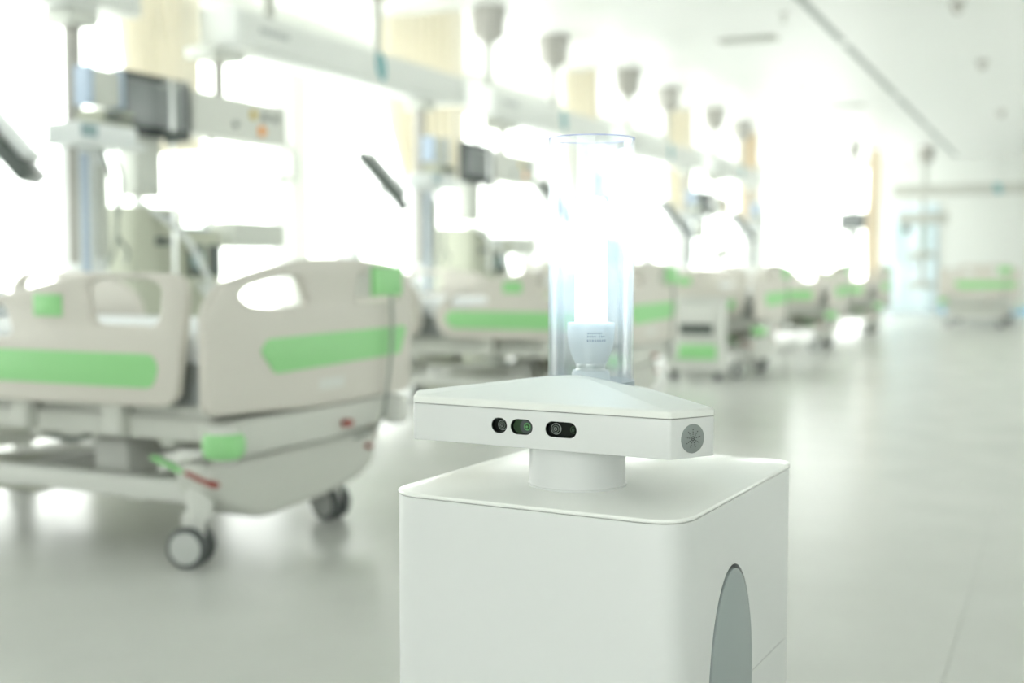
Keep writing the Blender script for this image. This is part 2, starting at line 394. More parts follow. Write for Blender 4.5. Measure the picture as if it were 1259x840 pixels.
def lens(parent, cx, r, mats):
    # concentric rings stepping back
    n = len(mats)
    for i, mm in enumerate(mats):
        r0 = r*(1 - i/n)
        lathe('lens_ring', M[mm], parent, [(0, 0), (r0, 0), (r0, -.0006), (r0*.93, -.0009), (0, -.0009)], (cx, -.0012 - i*.0005, cz), 'y', 28)
lens(cw[0], -.0510, .0070, ['speaker', 'black', 'lens', 'black', 'speaker', 'black'])
plate('sensor_cover', M['slate'], cw[1], pill(-.0138, cz, .0215, .0188), [], .0012, 0, (0, -.0016, 0), 'xz')
lens(cw[1], -.0135, .0068, ['lensgreen', 'lensgreen', 'olive', 'lensgreen'])
lens(cw[2], .0290, .0076, ['speaker', 'black', 'lens', 'black', 'speaker', 'black'])
lens(cw[2], .0545, .0052, ['olive', 'black', 'olive', 'slate'])
# round speaker grilles on the truncated corners
for i, (j0, j1) in enumerate(((2, 3), (0, 1))):
    a, b = hexa[j0], hexa[j1]; mid = (a+b)/2; nrm = Vector((b.y-a.y, -(b.x-a.x))).normalized()
    if nrm.dot(mid) < 0: nrm = -nrm
    ang = math.atan2(nrm.y, nrm.x)
    sp = lathe('speaker_grille', M['speaker'], head, [(0, -.002), (.0185, -.002), (.0185, .0004), (.0175, .001), (0, .0006)], (0,0,0), 'x', 40)
    sp.location = (mid.x, mid.y, .7845); sp.rotation_euler = (0,0,ang)
    bm = bmesh.new()
    for q in range(9):
        for rr in (.0025, .0056, .0084, .0112):
            t = 2*PI*q/9 + PI/2
            LATHE(bm, [(0, .0006), (.00075, .0006), (.00075, .0011), (0, .0011)], (0, rr*math.cos(t), rr*math.sin(t)), 'x', 6)
    LATHE(bm, [(0, .0006), (.0009, .0006), (.0009, .0011), (0, .0011)], (0,0,0), 'x', 6)
    meshobj('speaker_holes', bm2me(bm, 'holes'), M['rdark'], sp)
# cap: lip, then three shallow slopes rising to a soft peak in front of the tube
pk = Vector(RL(-.610, 1.505)); v = pk - hc; cA, sA = math.cos(-HA), math.sin(-HA); pk = Vector((v.x*cA - v.y*sA, v.x*sA + v.y*cA))
bm = bmesh.new()
base = rpoly(hp, .004, 4); nb = len(base)
def ring(f, z):
    return [bm.verts.new((pk.x + (p[0]-pk.x)*f, pk.y + (p[1]-pk.y)*f, z)) for p in base]
zs = [(1.0, .8115), (1.0, .8190), (.985, .8212), (.80, .8272), (.55, .8354), (.32, .8430), (.16, .8480), (.06, .8498)]
rs = [ring(*q) for q in zs]
for a, b in zip(rs, rs[1:]):
    for i in range(nb): bm.faces.new((a[i], a[(i+1) % nb], b[(i+1) % nb], b[i]))
bm.faces.new(rs[-1]); bm.faces.new(rs[0])
meshobj('head_cap', bm2me(bm, 'head_cap', True, 5), M['rcream'], head)
# acrylic tube and lamp
tx, ty = RL(-.613, 1.575); TR = .0613
tb = bpy.data.objects.new('lamp_tube', None); C.objects.link(tb); tb.parent = rob; tb.location = (tx, ty, 0)
bm = bmesh.new(); n = 96
for r in (TR, TR - .003):
    a = [bm.verts.new((r*math.cos(2*PI*i/n), r*math.sin(2*PI*i/n), .826)) for i in range(n)]
    b = [bm.verts.new((r*math.cos(2*PI*i/n), r*math.sin(2*PI*i/n), 1.1800)) for i in range(n)]
    for i in range(n): bm.faces.new((a[i], a[(i+1) % n], b[(i+1) % n], b[i]))
me = bpy.data.meshes.new('tube_wall'); bm.to_mesh(me); bm.free()
for p in me.polygons: p.use_smooth = True
meshobj('tube_wall', me, M['tube'], tb)
rm = lathe('tube_rim', M['rim'], tb, [(TR-.003, 1.1800), (TR, 1.1800), (TR, 1.1812), (TR-.003, 1.1812), (TR-.003, 1.1800)], n=96, cap=False)
lathe('mount_ring', M['ring'], tb, [(TR-.02, .82), (TR+.0015, .82), (TR+.0015, .838), (TR-.001, .838), (TR-.02, .838)], n=64)
bulb = bpy.data.objects.new('ultraviolet_bulb', None); C.objects.link(bulb); bulb.parent = rob; bulb.location = (tx, ty, 0)
lathe('bulb_base', M['bulbbase'], bulb, [(.0, .862), (.0225, .862), (.0240, .866), (.0285, .876), (.0320, .889), (.0336, .902), (.0340, .914), (.0338, .918), (.0325, .920), (.0, .920)], n=48)
lathe('screw_cap', M['brass'], bulb, [(.0205, .850), (.0215, .853), (.0205, .856), (.0218, .859), (.021, .863)], n=32)
lathe('socket', M['bulbbase'], bulb, [(.027, .828), (.027, .848), (.0255, .852), (.020, .852)], n=40)
for k in range(4):
    t = PI/4 + k*PI/2; cx, cy = .0145*math.cos(t), .0145*math.sin(t); tx2, ty2 = -math.sin(t)*.0085, math.cos(t)*.0085
    pts = [(cx - tx2, cy - ty2, .920), (cx - tx2, cy - ty2, 1.085)] + [(cx - tx2*math.cos(q*PI/8), cy - ty2*math.cos(q*PI/8), 1.085 + .0085*math.sin(q*PI/8)) for q in range(1, 8)] + [(cx + tx2, cy + ty2, 1.085), (cx + tx2, cy + ty2, .920)]
    tube('glowing_tube', M['uv'], bulb, pts, .0058, 12)
# print on the bulb base, curved round it, facing the viewer's right
bm = bmesh.new(); a0 = math.radians(-90 + 21.2) - RA
def glyph(ang, z, w, h, r):
    vs = []
    for (u, vv) in ((-w/2, -h/2), (w/2, -h/2), (w/2, h/2), (-w/2, h/2)):
        q = ang + u/r; vs.append(bm.verts.new((r*math.cos(q), r*math.sin(q), z + vv)))
    bm.faces.new(vs)
for row, (z, marks, st, h) in enumerate(((.9065, '1101111', .0032, .0023), (.9020, '1111 111', .0033, .0023), (.8962, '11111111', .0036, .0030))):
    for i, ch in enumerate(marks):
        if ch == ' ' : continue
        u = (i - 1.2)*st; rr = .0345 if z > .9 else .0341
        glyph(a0 + u/rr, z, st*.5, h, rr)
bm.normal_update(); me = bpy.data.meshes.new('print'); bm.to_mesh(me); bm.free()
meshobj('bulb_print', me, M['ink'], bulb)

# ------------------------------------------------------------------ hospital bed (local: +x towards the foot, origin on floor under foot castors)
RAIL = rpoly([(-.90, .54), (0, .55), (.055, .58), (.10, .92), (.075, .975), (0, .98), (-.36, .98), (-.52, .94), (-.76, .895), (-.95, .82), (-1.05, .70), (-1.0, .57)], [.05, .06, .06, .06, .05, .1, .12, .1, .15, .12, .08, .06])
RHOLE = [rpoly([(-.315, .945), (-.30, .81), (-.015, .81), (.005, .935), (-.05, .96), (-.26, .96)], .045), rpoly([(-.69, .875), (-.655, .77), (-.90, .735), (-.94, .77), (-.86, .84)], .03)]
RSTR = rpoly([(-.97, .665), (-.93, .72), (-.04, .72), (-.015, .68), (-.04, .61), (-.91, .61)], .03)
HRAIL = rpoly([(-1.98, .58), (-1.93, .54), (-1.20, .55), (-1.15, .62), (-1.18, .85), (-1.32, .95), (-1.55, .98), (-1.90, .98), (-1.98, .92)], .07)
HHOLE = [rpoly([(-1.90, .94), (-1.90, .81), (-1.66, .81), (-1.62, .92), (-1.70, .95)], .04)]
HSTR = rpoly([(-1.93, .72), (-1.93, .61), (-1.27, .61), (-1.22, .66), (-1.25, .72)], .03)
FB = rpoly([(-.605, .53), (-.605, .87), (-.54, .945), (-.28, 1.0), (-.06, 1.030), (.22, 1.032), (.50, 1.010), (.62, .975), (.65, .88), (.64, .50), (.0, .50)], [.04, .06, .1, .1, .1, .15, .12, .06, .06, .05, .1])
FBH = [rpoly([(-.46, .905), (-.42, .935), (-.22, .968), (-.115, .968), (-.06, .865), (-.26, .86), (-.40, .87)], .035), rpoly([(.25, .978), (.555, .962), (.55, .865), (.22, .865)], .025)]
FBS = rpoly([(-.36, .72), (-.32, .76), (.58, .765), (.595, .755), (.545, .655), (-.28, .64)], .02)
def bend(me, y0=.40, k=.25):
    for v in me.vertices:
        a = abs(v.co.y) - y0
        if a > 0: v.co.x -= k*a*a*(1.2 if v.co.y < 0 else .3)
def make_bed():
    t = thing('hospital_bed', 'nearest hospital bed, beige panels with green stripes, left of the white robot', 'bed', (-2.58, 3.52, 0), 0, 'hospital beds in the ward')
    # boards
    cuts = [-.6, -.55, -.5, -.45, -.4, -.34, .34, .42, .5, .58]
    me = plate_me('footboard', FB, FBH, .045, .012, cuts, 'yz'); bend(me); fb = meshobj('footboard', me, M['bed'], t, (.16, 0, 0))
    me = plate_me('green_stripe', FBS, [], .008, .002, cuts, 'yz'); bend(me); meshobj('green_stripe', me, M['green'], fb, (.0225, 0, 0))
    box('rating_plate', M['bedl'], fb, .021, .0245, -.02, .14, .56, .60, .001)
    hc_ = box('hand_control', M['green'], t, .186, .215, .315, .515, .888, 1.0, .008)
    box('control_hook', M['bedframe'], hc_, .13, .19, .30, .325, .88, 1.012, .004)
    tube('cord', M['cord'], hc_, spline([(.205, .44, .89), (.215, .43, .75), (.212, .40, .55), (.20, .36, .40), (.12, .30, .34)]), .007, 8)
    me = plate_me('headboard', rpoly([(-.48, .50), (-.50, .95), (-.42, 1.04), (.42, 1.04), (.50, .95), (.48, .50)], .08), [rpoly([(-.36, .98), (-.38, .88), (-.12, .88), (-.12, .99)], .03), rpoly([(.36, .98), (.38, .88), (.12, .88), (.12, .99)], .03)], .045, .012, (), 'yz')
    hb = meshobj('headboard', me, M['bed'], t, (-2.13, 0, 0))
    box('green_stripe', M['green'], hb, -.030, -.022, -.40, .40, .66, .76, .003)
    # side rails
    for s in (-1, 1):
        r = plate('foot_side_rail', M['bed'], t, RAIL, RHOLE, .04, .012, (-.015, s*.585, -.30 if s > 0 else 0))
        plate('green_stripe', M['green'], r, RSTR, [], .006, .002, (0, s*.020, 0))
        box('green_badge', M['green'], r, -.55, -.42, min(s*.019, s*.0235), max(s*.019, s*.0235), .835, .908, .002)
        for xx in (-.72, -.30): box('rail_arm', M['bedframe'], r, xx, xx + .08, min(-s*.02, -s*.09), max(-s*.02, -s*.09), .44 + (.26 if s > 0 else 0), .60 + (.22 if s > 0 else 0), .01)
        r = plate('head_side_rail', M['bed'], t, HRAIL, HHOLE, .04, .012, (0, s*.585, 0))
        plate('green_stripe', M['green'], r, HSTR, [], .006, .002, (0, s*.020, 0))
        box('rail_arm', M['bedframe'], r, -1.62, -1.54, min(-s*.02, -s*.09), max(-s*.02, -s*.09), .44, .60, .01)
    # mattress
    m_ = box('mattress', M['matt'], t, -2.08, .10, -.50, .50, .545, .70, .03)
    bm = bmesh.new()
    for k in range(11): B(bm, -2.0, .115, -.515, .515, .555 + k*.0115, .561 + k*.0115)
    meshobj('mattress_rib', bm2me(bm, 'ribs'), M['matt'], m_)
    box('sheet', M['sheet'], m_, -2.09, .09, -.51, .51, .675, .785, .035, 4)
    pl = box('pillow', M['sheet'], t, -2.02, -1.62, -.30, .30, .775, .90, .055, 4)
    # upper frame
    up = box('upper_frame', M['bedframe'], t, -2.1, .08, -.49, .49, .50, .545, .008)
    for s in (-1, 1): box('side_beam', M['bedframe'], up, -2.05, .10, s*.49-.025, s*.49+.025, .43, .505, .008)
    for xx in (-1.95, -1.2, -.72, -.12): box('cross_bar', M['bedframe'], up, xx-.03, xx+.03, -.47, .47, .40, .46, .006)
    plate('foot_end_panel', M['bedframe'], t, rpoly([(-.57, .50), (.60, .49), (.58, .40), (.1, .37), (-.52, .375)], .03), [], .07, .012, (.115, 0, 0), 'yz')
    # corner bumpers
    for s in (-1, 1):
        b_ = lathe('corner_bumper', M['bedl'], t, [(0, -.062), (.035, -.058), (.052, -.04), (.056, 0), (.052, .04), (.035, .058), (0, .062)], (.165, s*.53, .435), 'z', 20)
        if s < 0: lathe('bumper_band', M['green'], b_, [(.050, -.046), (.0635, -.035), (.069, -.015), (.069, .010), (.0635, .026), (.052, .036)], (.165, s*.53, .435), 'z', 24)
        box('corner_bumper', M['bedl'], t, -2.22, -2.14, s*.50-.04, s*.50+.04, .42, .50, .015)
    box('release_lever', M['bedred'], t, .155, .185, .16, .20, .405, .43, .004)
    box('status_tag', M['bedl'], t, .15, .156, -.44, -.40, .40, .47, .002)
    # lifting columns
    for xx in (-.63, -1.60):
        c_ = box('lift_column', M['bedl'], t, xx-.085, xx+.085, -.20, -.03, .20, .36, .012)
        box('inner_column', M['bedframe'], c_, xx-.065, xx+.065, -.18, -.05, .355, .47, .01)
        box('motor', M['eqo'], c_, xx+.10, xx+.42, -.08, .06, .33, .41, .02)
    tube('cable', M['cord'], t, spline([(-.55, -.30, .46), (-.62, -.36, .38), (-.76, -.38, .40), (-.82, -.36, .47)]), .012, 8)
    # base
    bs = box('base_frame', M['bedl'], t, -1.80, -.02, -.475, -.405, .215, .29, .012)
    box('base_beam', M['bedl'], bs, -1.80, -.02, .405, .475, .215, .29, .012)
    for xx in (-1.72, -.90, -.30): box('base_beam', M['bedl'], bs, xx-.04, xx+.04, -.44, .44, .20, .27, .01)
    box('power_unit', M['eqo'], bs, -1.35, -.95, -.25, .25, .13, .25, .03)
    plate('base_cover', M['bedcover'], t, rpoly([(-.50, .36), (.52, .36), (.53, .22), (.42, .17), (.15, .135), (-.22, .125), (-.38, .18), (-.50, .27)], .06), [], .16, .03, (.005, .0, 0), 'yz')
    # castors
    for (cx, cy, sw) in ((0, -.45, .25), (0, .36, -.2), (-1.76, -.42, .5), (-1.76, .42, -.4)):
        k = lathe('castor', M['bedl'], t, [(.0, .29), (.042, .29), (.046, .22), (.040, .165), (.0, .160)], (cx, cy, 0), 'z', 20)
        dx, dy = .035*math.cos(sw), .035*math.sin(sw)
        for e in (-1, 1):
            w_ = lathe('castor_wheel', M['tyre'], k, [(0, -.017), (.055, -.017), (.068, -.013), (.071, 0), (.068, .013), (.055, .017), (0, .017)], (0,0,0), 'y', 28)
            w_.location = (cx - dx - e*.030*math.sin(sw), cy - dy + e*.030*math.cos(sw), .071); w_.rotation_euler = (0,0,sw)
        for e in (-1, 1):
            h_ = lathe('wheel_cover', M['hub'], k, [(0, -.003), (.054, -.003), (.054, .002), (.045, .006), (0, .008)] if e > 0 else [(0, .003), (.054, .003), (.054, -.002), (.045, -.006), (0, -.008)], (0,0,0), 'y', 28)
            h_.location = (cx - dx - e*.048*math.sin(sw), cy - dy + e*.048*math.cos(sw), .071); h_.rotation_euler = (0,0,sw)
        f_ = box('castor_fork', M['bedl'], k, -.045, .035, -.011, .011, .06, .185, .008)
        f_.location = (cx - dx*.6, cy - dy*.6, 0); f_.rotation_euler = (0,0,sw)
    for s in (-1, 1):
        yy = s*.47
        p_ = box('brake_pedal', M['green'], t, -.14, .0, -.016, .016, -.008, .008, .005); p_.location = (-.03, yy - .02, .325); p_.rotation_euler = (0, .30, 0)
        q_ = box('brake_pedal', M['bedred'], t, .0, .13, -.016, .016, -.008, .008, .005); q_.location = (-.02, yy - .02, .325); q_.rotation_euler = (0, .30, 0)
    return t
bed = make_bed()
BP = 3.71
dup(bed, (-2.60, 3.52 + BP, 0), 0, 'second hospital bed of the row, partly hidden behind the glowing lamp tube')
dup(bed, (-2.62, 3.52 + 2*BP, 0), 0, 'third hospital bed of the row, behind the white cabinet with a dark slot')
dup(bed, (-2.64, 3.52 + 3*BP, 0), 0, 'fourth hospital bed of the row, between the cabinet bed and the last bed')
dup(bed, (-2.62, 3.52 + 4*BP, 0), 0, 'last and smallest hospital bed of the row, next to the floor-length curtain')
fb_ = dup(bed, (-1.30, 20.95, 0), -PI/2, 'hospital bed standing alone before the end wall with its footboard facing the aisle')

# white bedside cabinet in front of the third bed
cb = thing('bedside_cabinet', 'white bedside cabinet with a dark slot and green lower drawer, by the third bed', 'cabinet', (-2.93, 10.05, 0), 0)
box('carcass', M['bedl'], cb, -.27, .25, -.02, .16, .08, .70, .015)
box('top', M['bedl'], cb, -.29, .27, -.05, .18, .70, .735, .012)
dr = box('drawer', M['bedl'], cb, -.25, .23, -.035, -.02, .36, .69, .006)
box('grip_slot', M['eqd'], dr, -.13, .17, -.041, -.0355, .41, .50, .012)
lw_ = box('drawer', M['bedl'], cb, -.25, .23, -.035, -.02, .10, .35, .006)
box('green_front', M['green'], lw_, -.25, .20, -.043, -.036, .19, .32, .01)
for sx in (-.21, .19):
    for yy in (.02, .12): lathe('castor', M['tyre'], cb, [(0, -.012), (.032, -.012), (.04, -.005), (.04, .005), (.032, .012), (0, .012)], (sx, yy, .04), 'x', 16)

# ------------------------------------------------------------------ ceiling bridges (medical beams)
def bridge(loc, L, poles, rz, label, emblem=.55, lettering=True, zt=2.60, bm_='beam'):
    # local +y along the beam, visible flank at +x
    t = thing('ceiling_bridge', label, 'ceiling beam', (loc[0], loc[1], zt - .25), rz, 'ceiling supply bridges')
    bm = bmesh.new(); B(bm, -.14, .14, 0, L, .03, .25, .02)
    meshobj('beam_body', bm2me(bm, 'beam', True, 40), M[bm_], t)
    box('lamp_cover', M['beamw'], t, -.10, .10, .25, L - .25, .0, .035, .008)
    for yy in (-.02, L - .02): box('end_cap', M['beamw'], t, -.15, .15, yy, yy + .04, .02, .26, .012)
    e = lathe('emblem', M['teal'], t, [(0, .0), (.085, .0), (.085, .004), (0, .004)], (0,0,0), 'x', 24)
    e.location = (.14, L*emblem, .14); e.scale = (1, .75, 1.25); e.rotation_euler = (.35, 0, 0)
    box('emblem_bar', M['beam'], e, .0035, .0055, -.012, .012, -.05, .05)
    if lettering:
        bm = bmesh.new()
        for q in range(7): B(bm, .1395, .1415, .22 + q*.045, .25 + q*.045, .125 + (.0 if q else 0), .165)
        meshobj('lettering', bm2me(bm, 'lettering'), M['inkgrey'], t)
    for yy in poles:
        p = lathe('suspension_pole', M['pole'], t, [(.040, .25), (.040, ZC - zt + .25 - .27), (.045, ZC - zt + .25 - .25)], (0, yy, 0), 'z', 16)
        lathe('ceiling_flange', M['polew'], p, [(.05, ZC - zt + .25 - .33), (.075, ZC - zt + .25 - .30), (.14, ZC - zt + .25 - .26), (.15, ZC - zt + .25 - .24), (.15, ZC - zt + .25 - .10), (.165, ZC - zt + .25 - .09), (.165, ZC - zt + .25 - .001)], (0, yy, 0), 'z', 24)
    return t
BX = -4.8
bridge((BX, 1.9), 3.20, [.5, 2.4], 0, 'ceiling bridge over the nearest bed, at the top left corner', .4)
bridge((BX, 5.97), 3.05, [.50, 1.85], 0, 'long grey ceiling bridge with a teal emblem, right of the dark monitor')
bridge((BX, 9.57), 2.95, [.17, 1.67], 0, 'second emblemed ceiling bridge, above the glass lamp tube')
bridge((BX, 13.1), 3.08, [.42, 1.95], 0, 'third ceiling bridge in the receding row, right of the lamp tube')
bridge((BX, 16.95), 2.85, [.4, 2.0], 0, 'last ceiling bridge of the receding row beside the windows')
bridge((-3.15, 24.6), 5.4, [.6, 3.6], -PI/2, 'ceiling bridge running along the end wall above the lone bed', .36, False, bm_='pole')

# ------------------------------------------------------------------ curtains
def curtain(x0, x1, y, z0, z1, n, m, label, tie=None, amp=.09, axis='x'):
    bm = bmesh.new(); N = n*8; K = 18; rows = []; ph = random.random()*6
    for j in range(K+1):
        z = z1 + (z0 - z1)*j/K; f = 1.0
        if tie: f = 1 - tie[1]*math.exp(-((z - tie[0])/.75)**2)
        row = []
        for i in range(N+1):
            u = i/N; xx = x1 + (x0 - x1)*u*f if axis == 'x' else 0
            yy = amp*math.sin(2*PI*n*u + ph + .3*math.sin(3*u + z)) + .012*math.sin(5*z + 9*u)
            row.append(bm.verts.new((xx - (x0+x1)/2, yy, z)))
        rows.append(row)
    for a, b in zip(rows, rows[1:]):
        for i in range(N): bm.faces.new((a[i], a[i+1], b[i+1], b[i]))
    t = thing('privacy_curtain', label, 'curtain', ((x0+x1)/2, y, 0), 0, 'privacy curtains between the beds')
    meshobj('cloth', bm2me(bm, 'curtain', True), m, t)
    for i in range(n + 1):
        xx = x1 + (x0 - x1)*i/n - (x0+x1)/2
        tube('curtain_hook', M['pole'], t, [(xx, 0, z1 - .02), (xx, 0, ZC - .028)], .006, 6)
    box('curtain_track', M['beamw'], t, x0 - (x0+x1)/2 - .15, x1 - (x0+x1)/2 + .15, -.018, .018, ZC - .03, ZC - .001)
    return t
curtain(-5.55, -4.96, 5.90, 1.72, 3.30, 7, M['cur'], 'cream curtain hanging behind the dark-framed monitor', (1.3, .45))
curtain(-5.80, -4.98, 9.55, 1.72, 3.30, 9, M['cur'], 'wide cream curtain behind the ceiling bridge with the teal emblem', (1.3, .5))
curtain(-5.45, -4.98, 13.05, 1.72, 3.30, 6, M['cur'], 'cream curtain above the top of the glass lamp tube', (1.3, .35))
curtain(-5.40, -4.98, 16.85, 1.72, 3.30, 6, M['cur'], 'narrow cream curtain between the third and last bridges', (1.3, .3))
curtain(-5.20, -4.82, 20.3, 1.72, 3.30, 5, M['curb'], 'beige curtain at the far end of the receding bridges', (1.3, .2))
curtain(-3.50, -3.24, 23.6, .12, 3.25, 4, M['curb'], 'slim floor-length beige curtain beside the pale blue door', (1.6, -.15), .04)

# ------------------------------------------------------------------ pump pendants (column with pumps) hanging from the bridges
def pump_pendant(loc, label):
    t = thing('pump_pendant', label, 'medical pendant', loc, 0, 'pump pendants')
    box('trolley', M['eqg'], t, -.10, .10, -.10, .10, 2.27, 2.348, .015)
    tube('drop_tube', M['polew'], t, [(0, 0, 2.28), (0, 0, 1.02)], .045, 16)
    c = box('column', M['eqw'], t, -.10, .06, -.02, .17, .62, 1.64, .015)
    box('blue_edge', M['eqb'], c, .061, .068, -.02, .03, .66, 1.60, .002)
    b = box('control_box', M['eqg'], t, .02, .14, -.02, .21, 1.86, 2.05, .012)
    for yy in (-.03, .195): box('blue_edge', M['eqb'], b, .03, .15, yy, yy + .03, 1.85, 2.06, .008)
    s = box('shelf', M['eqw'], t, -.05, .26, -.22, .26, 1.63, 1.655, .008)
    p = box('syringe_pump', M['eqw'], t, -.02, .22, -.18, .24, 1.655, 1.75, .015)
    box('display', M['teal2'], p, .221, .226, -.17, -.06, 1.67, 1.735, .002)
    q = box('syringe_pump', M['eqo'], t, -.02, .20, -.02, .24, 1.755, 1.83, .012)
    box('display', M['eqd'], q, .201, .205, .02, .14, 1.77, 1.815, .002)
    for k in range(3): lathe('knob', M['eqd'], q, [(0, 0), (.015, 0), (.013, .018), (0, .018)], (.20, .165 + k*.028, 1.79), 'x', 12)
    tube('hose', M['cord'], t, spline([(.10, .16, 1.64), (.14, .20, 1.45), (.12, .17, 1.2), (.15, .22, 1.08), (.10, .25, 1.02)]), .010, 8)
    tube('hose', M['cord'], t, spline([(.10, .10, 1.64), (.15, .13, 1.40), (.13, .16, 1.15), (.10, .12, 1.0)]), .009, 8)
    box('socket_rail', M['eqg'], t, .061, .09, .08, .15, 1.05, 1.55, .006)
    return t
pp = pump_pendant((BX, 4.75, 0), 'pump pendant with blue-edged boxes left of the dark-framed monitor')
dup(pp, (BX, 4.75 + 3.72, 0), 0, 'pump pendant over the second bed, beside the tilted screen')
dup(pp, (BX, 4.75 + 2*3.72, 0), 0, 'pump pendant behind the glass lamp tube')
dup(pp, (BX, 4.75 + 3*3.72, 0), 0, 'pump pendant just right of the glass lamp tube')
dup(pp, (BX, 4.75 + 4*3.72, 0), 0, 'farthest pump pendant of the receding row')

# ------------------------------------------------------------------ monitor pendants (service panel, monitor, infusion pole, shelf)
def monitor_pendant(loc, label):
    # local origin under the left end of the panel; +y along the panel, face at +x
    t = thing('monitor_pendant', label, 'medical pendant', loc, 0, 'monitor pendants')
    box('trolley', M['eqg'], t, -.12, .12, .16, .46, 2.27, 2.348, .015)
    tube('drop_tube', M['polew'], t, [(0, .34, 2.28), (0, .34, 2.02)], .035, 16)
    p = box('service_panel', M['panel'], t, -.09, .09, .0, .93, 1.79, 2.05, .012)
    for (yy, zz, r, m) in ((.56, 1.965, .030, 'oy'), (.68, 1.962, .028, 'og'), (.79, 1.962, .026, 'og'), (.645, 1.870, .034, 'oo'), (.38, 1.885, .022, 'og')):
        lathe('gas_outlet', M[m], p, [(0, .09), (r, .09), (r, .10), (r*.7, .106), (0, .106)], (0, yy, zz), 'x', 16)
    mo = box('monitor', M['bezel'], t, .03, .09, -.61, -.03, 1.735, 2.085, .012)
    box('screen', M['screen'], mo, .0905, .093, -.565, -.075, 1.795, 2.045, .002)
    box('monitor_arm', M['eqg'], mo, -.04, .03, -.16, .02, 1.88, 1.96, .008)
    iv = tube('infusion_pole', M['chrome'], t, [(.16, -.28, 2.06), (.16, -.28, .95)], .016, 12)
    bm = bmesh.new()
    for k in range(4):
        q = k*PI/2 + .4
        TUBE(bm, spline([(.16, -.28, 2.04), (.16 + .05*math.cos(q), -.28 + .05*math.sin(q), 2.02), (.16 + .09*math.cos(q), -.28 + .09*math.sin(q), 2.04), (.16 + .09*math.cos(q), -.28 + .09*math.sin(q), 2.065)], 4), .006, 6)
    meshobj('pole_hooks', bm2me(bm, 'hooks', True), M['chrome'], iv)
    box('pole_clamp', M['eqd'], iv, .12, .20, -.31, -.25, 1.70, 1.77, .01)
    box('lower_column', M['eqg'], t, -.08, .06, -.46, -.26, 1.40, 1.77, .012)
    s = box('storage_box', M['eqg'], t, -.10, .16, .27, .78, 1.12, 1.28, .01)
    tube('box_hanger', M['polew'], s, [(-.04, .30, 1.28), (-.04, .30, 1.84)], .016, 10)
    tube('swing_arm', M['eqg'], t, spline([(.05, .90, 1.84), (.09, .99, 1.74), (.08, 1.0, 1.58), (.06, .90, 1.60), (.05, .80, 1.53)]), .016, 8)
    return t
mp = monitor_pendant((BX, 5.61, 0), 'monitor pendant with dark-framed screen and outlet panel above the nearest bed')
dup(mp, (BX, 9.70, 0), 0, 'monitor pendant left of the glass lamp tube')
dup(mp, (BX, 17.05, 0), 0, 'monitor pendant under the last bridge of the receding row')
t = thing('display_column', 'ceiling-hung dark display on a white column beside the floor-length curtain', 'medical pendant', (-3.74, 23.5, 0))
lathe('ceiling_flange', M['polew'], t, [(.04, ZC - .26), (.11, ZC - .22), (.12, ZC - .06), (.14, ZC - .05), (.14, ZC - .001)], (0,0,0), 'z', 20)
tube('drop_tube', M['polew'], t, [(0, 0, ZC - .24), (0, 0, 1.9)], .035, 12)
dm = box('display', M['bezel'], t, -.25, .25, -.15, -.05, 1.71, 2.05, .012)
box('screen', M['screen'], dm, -.21, .21, -.155, -.151, 1.76, 2.01)
box('keyboard_tray', M['eqg'], t, -.34, .16, -.26, .02, 1.665, 1.70, .008)
box('column', M['eqw'], t, -.11, .13, -.10, .08, .95, 1.66, .012)
tube('foot_tube', M['eqg'], t, [(0, 0, .96), (0, 0, .45)], .03, 10)

# far pendant over the lone bed: horizontal boxes stacked on a drop tube
t = thing('supply_pendant', 'pendant with stacked horizontal shelves in front of the pale blue door', 'medical pendant', (-2.57, 24.6, 0))
tube('drop_tube', M['polew'], t, [(0, 0, 2.35), (0, 0, .6)], .04, 14)
box('service_panel', M['pole'], t, -.44, .48, -.32, -.08, 1.84, 2.04, .012)
box('camera_box', M['eqd'], t, -.33, -.20, -.30, -.12, 1.66, 1.80, .012)
box('shelf', M['pole'], t, -.22, .24, -.34, -.02, 1.17, 1.30, .01)
box('shelf', M['pole'], t, -.22, .24, -.34, -.02, .58, .70, .01)

# ------------------------------------------------------------------ tilted displays on arms, seen almost edge-on
def tilted_display(loc, label):
    t = thing('tilted_display', label, 'monitor', loc, 0, 'tilted ventilator displays')
    d = Vector((-.53, .85, 0)); w = Vector((.85, .53, 0))
    ang = math.atan2(d.y, d.x)
    p = box('display_housing', M['eqd'], t, -.17, .17, -.045, .035, -.28, .28, .010)
    p.location = (0, 0, 1.66); p.rotation_euler = (math.radians(-40), 0, ang)
    box('screen', M['screen'], p, -.15, .15, .0355, .038, -.25, .25)
    box('back_shell', M['eqw'], p, -.14, .14, -.10, -.046, -.20, .24, .02)
    tube('support_arm', M['eqg'], t, spline([(.0, .0, 1.62), (-.08, .02, 1.50), (-.22, .04, 1.42), (-.38, .10, 1.1)]), .022, 10)
    box('arm_base', M['eqw'], t, -.46, -.30, .02, .18, 1.02, 1.14, .015)
    tube('pillar', M['eqw'], t, [(-.38, .10, 1.08), (-.38, .10, .10)], .03, 12)
    for k in range(4):
        q = k*PI/2 + .5; f = tube('foot', M['eqg'], t, [(-.38, .10, .10), (-.38 + .26*math.cos(q), .10 + .26*math.sin(q), .07)], .022, 8)
        lathe('castor', M['tyre'], f, [(0, -.012), (.028, -.012), (.035, -.005), (.035, .005), (.028, .012), (0, .012)], (-.38 + .26*math.cos(q), .10 + .26*math.sin(q), .035), 'x', 14)
    return t
td = tilted_display((-4.98, 4.40, 0), 'tilted display cut by the left edge of the picture')
dup(td, (-4.88, 8.02, 0), 0, 'tilted dark display behind the nearest bed, left of the second pump pendant')
dup(td, (-4.88, 11.42, 0), 0, 'tilted display just left of the glass lamp tube')
